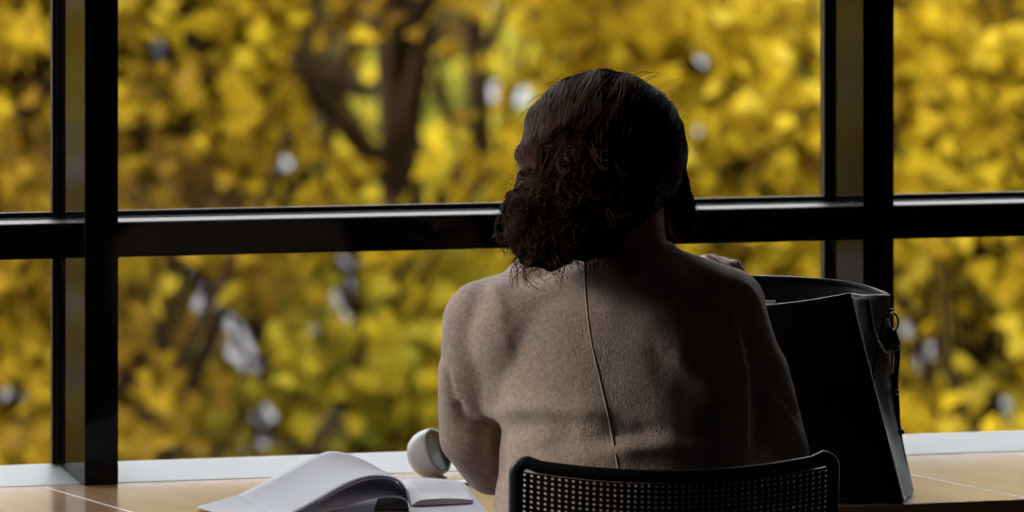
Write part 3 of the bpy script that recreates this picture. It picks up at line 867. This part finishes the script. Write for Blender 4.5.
def leaf_verts():
    # simple five-lobed maple outline
    pts = [(0, 0), (.30, .02), (.52, .30), (.26, .42), (.22, .60), (0, 1.0), (-.22, .60), (-.26, .42), (-.52, .30), (-.30, .02)]
    return np.array([(x, y-.4, 0.10*abs(x)) for x, y in pts])
LV = leaf_verts()
def leaves_mesh(name, centers, sizes, m, rs):
    n = len(centers); k = len(LV)
    # orientation: leaves hang, facing mostly outward/up with scatter
    nrm = rs.normal(size=(n, 3))*.75 + np.array([-.1, -.55, .55]); nrm /= np.linalg.norm(nrm, axis=1)[:, None]
    t = rs.normal(size=(n, 3)) + np.array([0, 0, -.7]); t -= nrm*(t*nrm).sum(1)[:, None]; t /= np.linalg.norm(t, axis=1)[:, None]
    b = np.cross(nrm, t)
    v = centers[:, None, :] + sizes[:, None, None]*(LV[None, :, 0:1]*b[:, None, :] + LV[None, :, 1:2]*t[:, None, :] + LV[None, :, 2:3]*nrm[:, None, :])
    v = v.reshape(-1, 3).astype(np.float32)
    me = bpy.data.meshes.new(name); me.vertices.add(n*k); me.vertices.foreach_set('co', v.ravel())
    me.loops.add(n*k); me.loops.foreach_set('vertex_index', np.arange(n*k, dtype=np.int32))
    me.polygons.add(n); me.polygons.foreach_set('loop_start', np.arange(0, n*k, k, dtype=np.int32)); me.polygons.foreach_set('loop_total', np.full(n, k, dtype=np.int32))
    me.update(calc_edges=True); me.materials.append(M[m]); return me

def branch_path(p0, p1, wob, n, r):
    pts = []
    off = Vector((r.uniform(-9, 9), r.uniform(-9, 9), r.uniform(-9, 9)))
    for i in range(n):
        t = i/(n-1); p = p0.lerp(p1, t); w = wob*math.sin(PI*t)
        p += Vector((noise.noise(off + Vector((t*2.2, 0, 0))), noise.noise(off + Vector((0, t*2.2, 5))), .4*noise.noise(off + Vector((7, t*2, 0)))))*w*2
        pts.append(p)
    return pts
VIEWGAPS = [(182,272,15),(206,300,21),(226,322,15),(242,346,23),(266,372,16),(286,398,11),(264,424,22),(250,442,14),(312,332,9),(196,345,10),(134,368,15),(345,262,19),(349,300,22),(487,92,18),(522,98,16),(368,90,15),(283,165,15),(325,180,11),(440,190,10),(158,52,16),
  (700,66,15),(672,62,12),(698,132,13),(806,60,15),(806,84,12),(735,165,11),(812,150,12),(927,352,18),(905,330,14),(998,405,16),(985,345,10),(10,400,14),(18,320,8),(945,50,7),(920,150,10),(165,345,12)]
OPEN = [(385,60,95,.80),(430,150,80,.75),(500,70,60,.65),(340,160,60,.6),(300,290,45,.55),(215,340,60,.5),(150,60,30,.3),(60,130,40,.3)]
def seen_open(P_, dep_scale=1.0, rs=None):
    # True where this part of the wood is open: single gaps, and thinner growth round the trunks
    rel = P_ - np.array([XC, -D, ZC]); dep = rel[:,0]*sT + rel[:,1]*cT; lat = rel[:,0]*cT - rel[:,1]*sT
    u = 512 + F*lat/dep; v = YH - F*rel[:,2]/dep
    out = np.zeros(len(P_), bool)
    for gu, gv_, gr in VIEWGAPS: out |= (u-gu)**2 + (v-gv_)**2 < gr*gr
    if dep_scale < 2:
        for gu, gv_, gr, pr in OPEN:
            out |= ((u-gu)**2 + (v-gv_)**2 < gr*gr) & (rs.uniform(size=len(P_)) < pr)
    return out
def tree(label, base, trunk_top, rt, crown_c, crown_r, nleaf, m, seed, limbs=(), gaps=(), nspray=260, spray=.42, lsize=(.07, .115), far=False):
    """base/trunk_top Vectors; limbs: extra explicit boughs (list of (pts, r0, r1)); gaps: open holes in the crown ((centre), radius)"""
    r = random.Random(seed); rs = np.random.RandomState(seed)
    root = empty('maple_tree', base); tag(root, label, 'tree', 'autumn maples beyond the window')
    bm = bmesh.new(); tp = branch_path(Vector((0, 0, -.1)), trunk_top-base, .12, 14, r)
    tube(bm, tp, [rt*(1.25-.5*k/13) for k in range(14)], 12)
    tobj = obj('trunk', bm, 'bark', root, True)
    cc_ = crown_c - base
    sprays = []
    for k in range(nspray):
        while True:
            q = Vector((r.uniform(-1, 1), r.uniform(-1, 1), r.uniform(-1, 1)))
            if .25 < q.length < 1: break
        q = Vector((q.x*crown_r[0], q.y*crown_r[1], q.z*crown_r[2])) + cc_
        if any((q+base-g).length < gr for g, gr in gaps): continue
        if not far and seen_open(np.array([tuple(q+base)]), 1, rs)[0]: continue
        sprays.append(q)
    bm = bmesh.new()
    for pts, r0, r1 in limbs:
        pl = smoothpts([Vector(p)-base for p in pts], 4); nn_ = len(pl); tube(bm, pl, [r0+(r1-r0)*k/(nn_-1) for k in range(nn_)], 8)
    for k in range(16):
        q = sprays[r.randrange(len(sprays))]; a = tp[r.randrange(6, 14)]
        tube(bm, branch_path(a, q, .25, 9, r), [rt*.34*(1-.09*j) for j in range(9)], 7)
    for q in sprays[::3]:
        a = tp[min(13, 6 + int(r.random()*8))].lerp(q, .6); tube(bm, branch_path(a, q, .1, 5, r), [.014, .012, .01, .007, .004], 5)
    obj('branches', bm, 'bark', tobj, True)
    S = np.array([tuple(q) for q in sprays]); idx = rs.randint(0, len(S), nleaf)
    off = rs.normal(size=(nleaf, 3))*np.array([spray, spray, spray*.45])*rs.uniform(.5, 1.1, size=(len(S), 1))[idx]
    cen = S[idx] + off
    keep = np.ones(nleaf, bool)
    for g, gr in gaps:
        keep &= np.linalg.norm(cen - np.array(tuple(g-base)), axis=1) > gr*.8
    keep &= ~seen_open(cen + np.array(tuple(base)), 2 if far else 1, rs)
    cen = cen[keep]
    o = link('foliage', leaves_mesh('foliage', cen, rs.uniform(*lsize, size=len(cen)), m, rs), None, root)
    return root

def G(u, dep): p = W(u, 0, dep); p.z = GZ; return p
def GW(u, v, dep): return W(u, v, dep)
# trunks seen through the middle pane
tree('dark thick-trunked maple standing left of the head, gold leaves', G(404, 27), GW(411, -700, 27), .088, GW(330, -640, 26.5), (3.2, 2.0, 1.9), 9000, 'leaf_gold', 3,
     limbs=[([GW(404, 150, 27), GW(420, 60, 26.9), GW(436, -40, 26.8)], .05, .04), ([GW(400, 190, 27), GW(340, 120, 26.9), GW(285, 60, 26.6), GW(240, -20, 26.4)], .05, .025)])
tree('slim maple trunk close to the hair on its left', G(466, 29), GW(466, -640, 29), .050, GW(600, -620, 29), (3.0, 2.0, 1.9), 8000, 'leaf_gold', 4)
tree('thinnest maple trunk just above the head', G(533, 31), GW(531, -600, 31), .045, GW(760, -580, 31), (3.0, 2.0, 1.8), 8000, 'leaf_amber', 5)
# foliage masses in view
tree('golden maple crown filling the upper left of the middle pane', G(120, 24), GW(200, -200, 24.5), .09, GW(175, 70, 24.5), (1.35, .9, .95), 3300, 'leaf_gold', 11,
     gaps=[(GW(160, 60, 24.5), .13), (GW(350, 95, 24.2), .25)], nspray=120, spray=.24)
tree('yellow-green maple low in the middle pane', G(470, 25), GW(440, 500, 25.5), .06, GW(420, 350, 25), (1.0, .7, .55), 2700, 'leaf_green', 12,
     gaps=[(GW(345, 285, 25), .14)], nspray=70, spray=.22)
tree('gold maple behind the head on the right side of the middle pane', G(720, 25), GW(740, 0, 26), .08, GW(745, 90, 25.5), (1.0, .8, 1.0), 3300, 'leaf_gold', 13, nspray=110, spray=.24,
     gaps=[(GW(700, 70, 25.3), .09)])
tree('gold maple beyond the right-hand pane', G(1010, 24), GW(1000, 0, 24.5), .08, GW(1010, 190, 24), (.9, .7, 1.5), 3400, 'leaf_gold', 14, nspray=110, spray=.24)
tree('amber maple beyond the left-hand pane', G(-40, 24), GW(-20, 0, 24.5), .08, GW(10, 220, 24), (.75, .7, 1.5), 2700, 'leaf_amber', 15, nspray=90, spray=.24)
tree('leaning amber maple low on the left of the middle pane', G(330, 27), GW(150, 200, 27), .08, GW(140, 330, 26), (.75, .7, .65), 1500, 'leaf_green', 16, nspray=40, spray=.2,
     limbs=[([GW(215, 250, 27), GW(262, 330, 27), GW(300, 420, 27), GW(330, 520, 27)], .05, .08)])
tree('low amber maple below the left trunks', G(430, 30), GW(420, 300, 30), .06, GW(430, 190, 29), (1.3, .8, .30), 1500, 'leaf_gold', 17, nspray=60, spray=.18)
tree('low maple along the foot of the window', G(250, 26), GW(250, 600, 26), .06, GW(250, 440, 25.5), (1.6, .8, .2), 1700, 'leaf_gold', 18, nspray=60, spray=.18)
for i, (u, dep, sd) in enumerate([(1330, 25, 71), (-380, 25, 72)]):
    tree(['gold maple standing furthest right, beyond the right-hand pane', 'gold maple further left than the amber one beyond the left-hand pane'][i], G(u, dep), GW(u, 0, dep), .08, GW(u, 190, dep), (1.0, .8, 1.5), 3600, 'leaf_gold', sd, nspray=110, spray=.26)
# a deeper row
for i, (u, v, dep, mm, nl) in enumerate([(120, 120, 38, 'leaf_shade', 5200), (440, 80, 42, 'leaf_shade', 4200), (800, 160, 38, 'leaf_amber', 5500), (1100, 160, 40, 'leaf_amber', 5000), (620, 330, 36, 'leaf_green', 4500), (-150, 200, 38, 'leaf_shade', 4000)]):
    tree(['amber maple in the further row behind the left of the middle pane', 'thin-leaved amber maple in the further row behind the dark trunks', 'dense amber maple in the further row right of the head', 'gold maple in the further row beyond the right-hand pane', 'yellow-green maple in the further row behind the shoulders', 'gold maple in the further row beyond the left-hand pane'][i],
         G(u, dep), GW(u, v-250, dep), .12, GW(u, v, dep), (1.9, 1.4, 1.5), nl, mm, 30+i, nspray=120, spray=.35, lsize=(.12, .17), far=True)

for i, (x, y, z, rr_, mm, nl) in enumerate([(-6.5, 13.5, .2, 2.1, 'leaf_gold', 6000), (-10.5, 17, .2, 2.6, 'leaf_amber', 6000), (-3.2, 16.5, .4, 2.2, 'leaf_gold', 6000), (-15, 13, .5, 2.6, 'leaf_gold', 5000)]):
    tree(['gold maple well to the left, mirrored in the dark mullions', 'amber maple standing further left behind the gold ones', 'gold maple just left of the left-hand pane', 'outermost gold maple on the left of the row'][i],
         Vector((x, y, GZ)), Vector((x+.2, y, z+1)), .1, Vector((x, y, z)), (rr_, rr_, rr_*1.15), nl, mm, 60+i, nspray=150, spray=.35, lsize=(.11, .16), far=True)
# pale building far behind
bc = G(480, 105); bld = empty('pale_building', bc, -TH)
tag(bld, 'pale rendered building glimpsed through gaps in the yellow leaves', 'building')
boxo('wall', (-32, 0, 0), (32, 12, 11), 'facade', bld); boxo('roof', (-32.6, -.6, 11), (32.6, 12.6, 11.6), 'roof', bld)
bm = bmesh.new(); box(bm, (-.8, -.05, 0), (.8, .02, 1.5)); wme = obj('window', bm, 'farglass', bld); wme.location = (-29, 0, 1.2)
for i in range(20):
    for j in range(3):
        if i == j == 0: continue
        w_ = wme.copy(); C.objects.link(w_); w_.location = (-29+i*3.05, 0, 1.2+j*3.3)

# ------------------------------------------------------------------ light
wd = bpy.data.worlds.new('overcast_sky'); bpy.context.scene.world = wd; wd.use_nodes = True
n, l = wd.node_tree.nodes, wd.node_tree.links
bg = n['Background']; tc = n.new('ShaderNodeTexCoord'); sp_ = n.new('ShaderNodeSeparateXYZ'); rp2 = n.new('ShaderNodeValToRGB')
l.new(tc.outputs['Generated'], sp_.inputs[0]); l.new(sp_.outputs['Z'], rp2.inputs[0]); l.new(rp2.outputs[0], bg.inputs[0])
rp2.color_ramp.elements[0].position = 0; rp2.color_ramp.elements[0].color = (.30, .32, .35, 1)
rp2.color_ramp.elements[1].position = .8; rp2.color_ramp.elements[1].color = (1.15, 1.17, 1.2, 1)
bg.inputs[1].default_value = 5.6
sun = bpy.data.lights.new('sun', 'SUN'); sun.energy = 7.6; sun.angle = math.radians(20); sun.color = (1, .97, .93)
so = bpy.data.objects.new('sun', sun); C.objects.link(so)
so.rotation_euler = Vector((.87, -.36, -.36)).to_track_quat('-Z', 'Y').to_euler()
# sky portals in the real window openings (they give off nothing themselves)
def portal(x, y, z, sx, sy, dirv):
    a = bpy.data.lights.new('sky_portal', 'AREA'); a.shape = 'RECTANGLE'; a.size = sx; a.size_y = sy; a.cycles.is_portal = True
    o = bpy.data.objects.new('sky_portal', a); C.objects.link(o); o.location = (x, y, z); o.rotation_euler = Vector(dirv).to_track_quat('-Z', 'Y').to_euler()
portal((XL+XR)/2, GY+.06, (.78+TOPZ)/2, XR-XL, TOPZ-.78, (0, -1, 0))
portal(XL-.19, (LY0+LY1)/2, (LZ0+LZ1)/2, LY1-LY0, LZ1-LZ0, (1, 0, 0))

# ------------------------------------------------------------------ camera and render settings
cam = bpy.data.cameras.new('camera'); co = bpy.data.objects.new('camera', cam); C.objects.link(co)
co.location = (XC, -D, ZC); co.rotation_euler = (PI/2, 0, -TH)
cam.sensor_width = 36; cam.lens = F/1024*36; cam.shift_y = -(256-YH)/1024; cam.clip_end = 1000
cam.dof.use_dof = True; cam.dof.focus_distance = 9.62
cam.dof.aperture_fstop = cam.lens/1000/.036
sc = bpy.context.scene; sc.camera = co
sc.view_settings.view_transform = 'Standard'; sc.view_settings.look = 'None'; sc.view_settings.gamma = 1; sc.view_settings.use_curve_mapping = False
sc.view_settings.exposure = 0
sc.cycles.use_denoising = True
sc.cycles.max_bounces = 12; sc.cycles.transparent_max_bounces = 16; sc.cycles.diffuse_bounces = 5
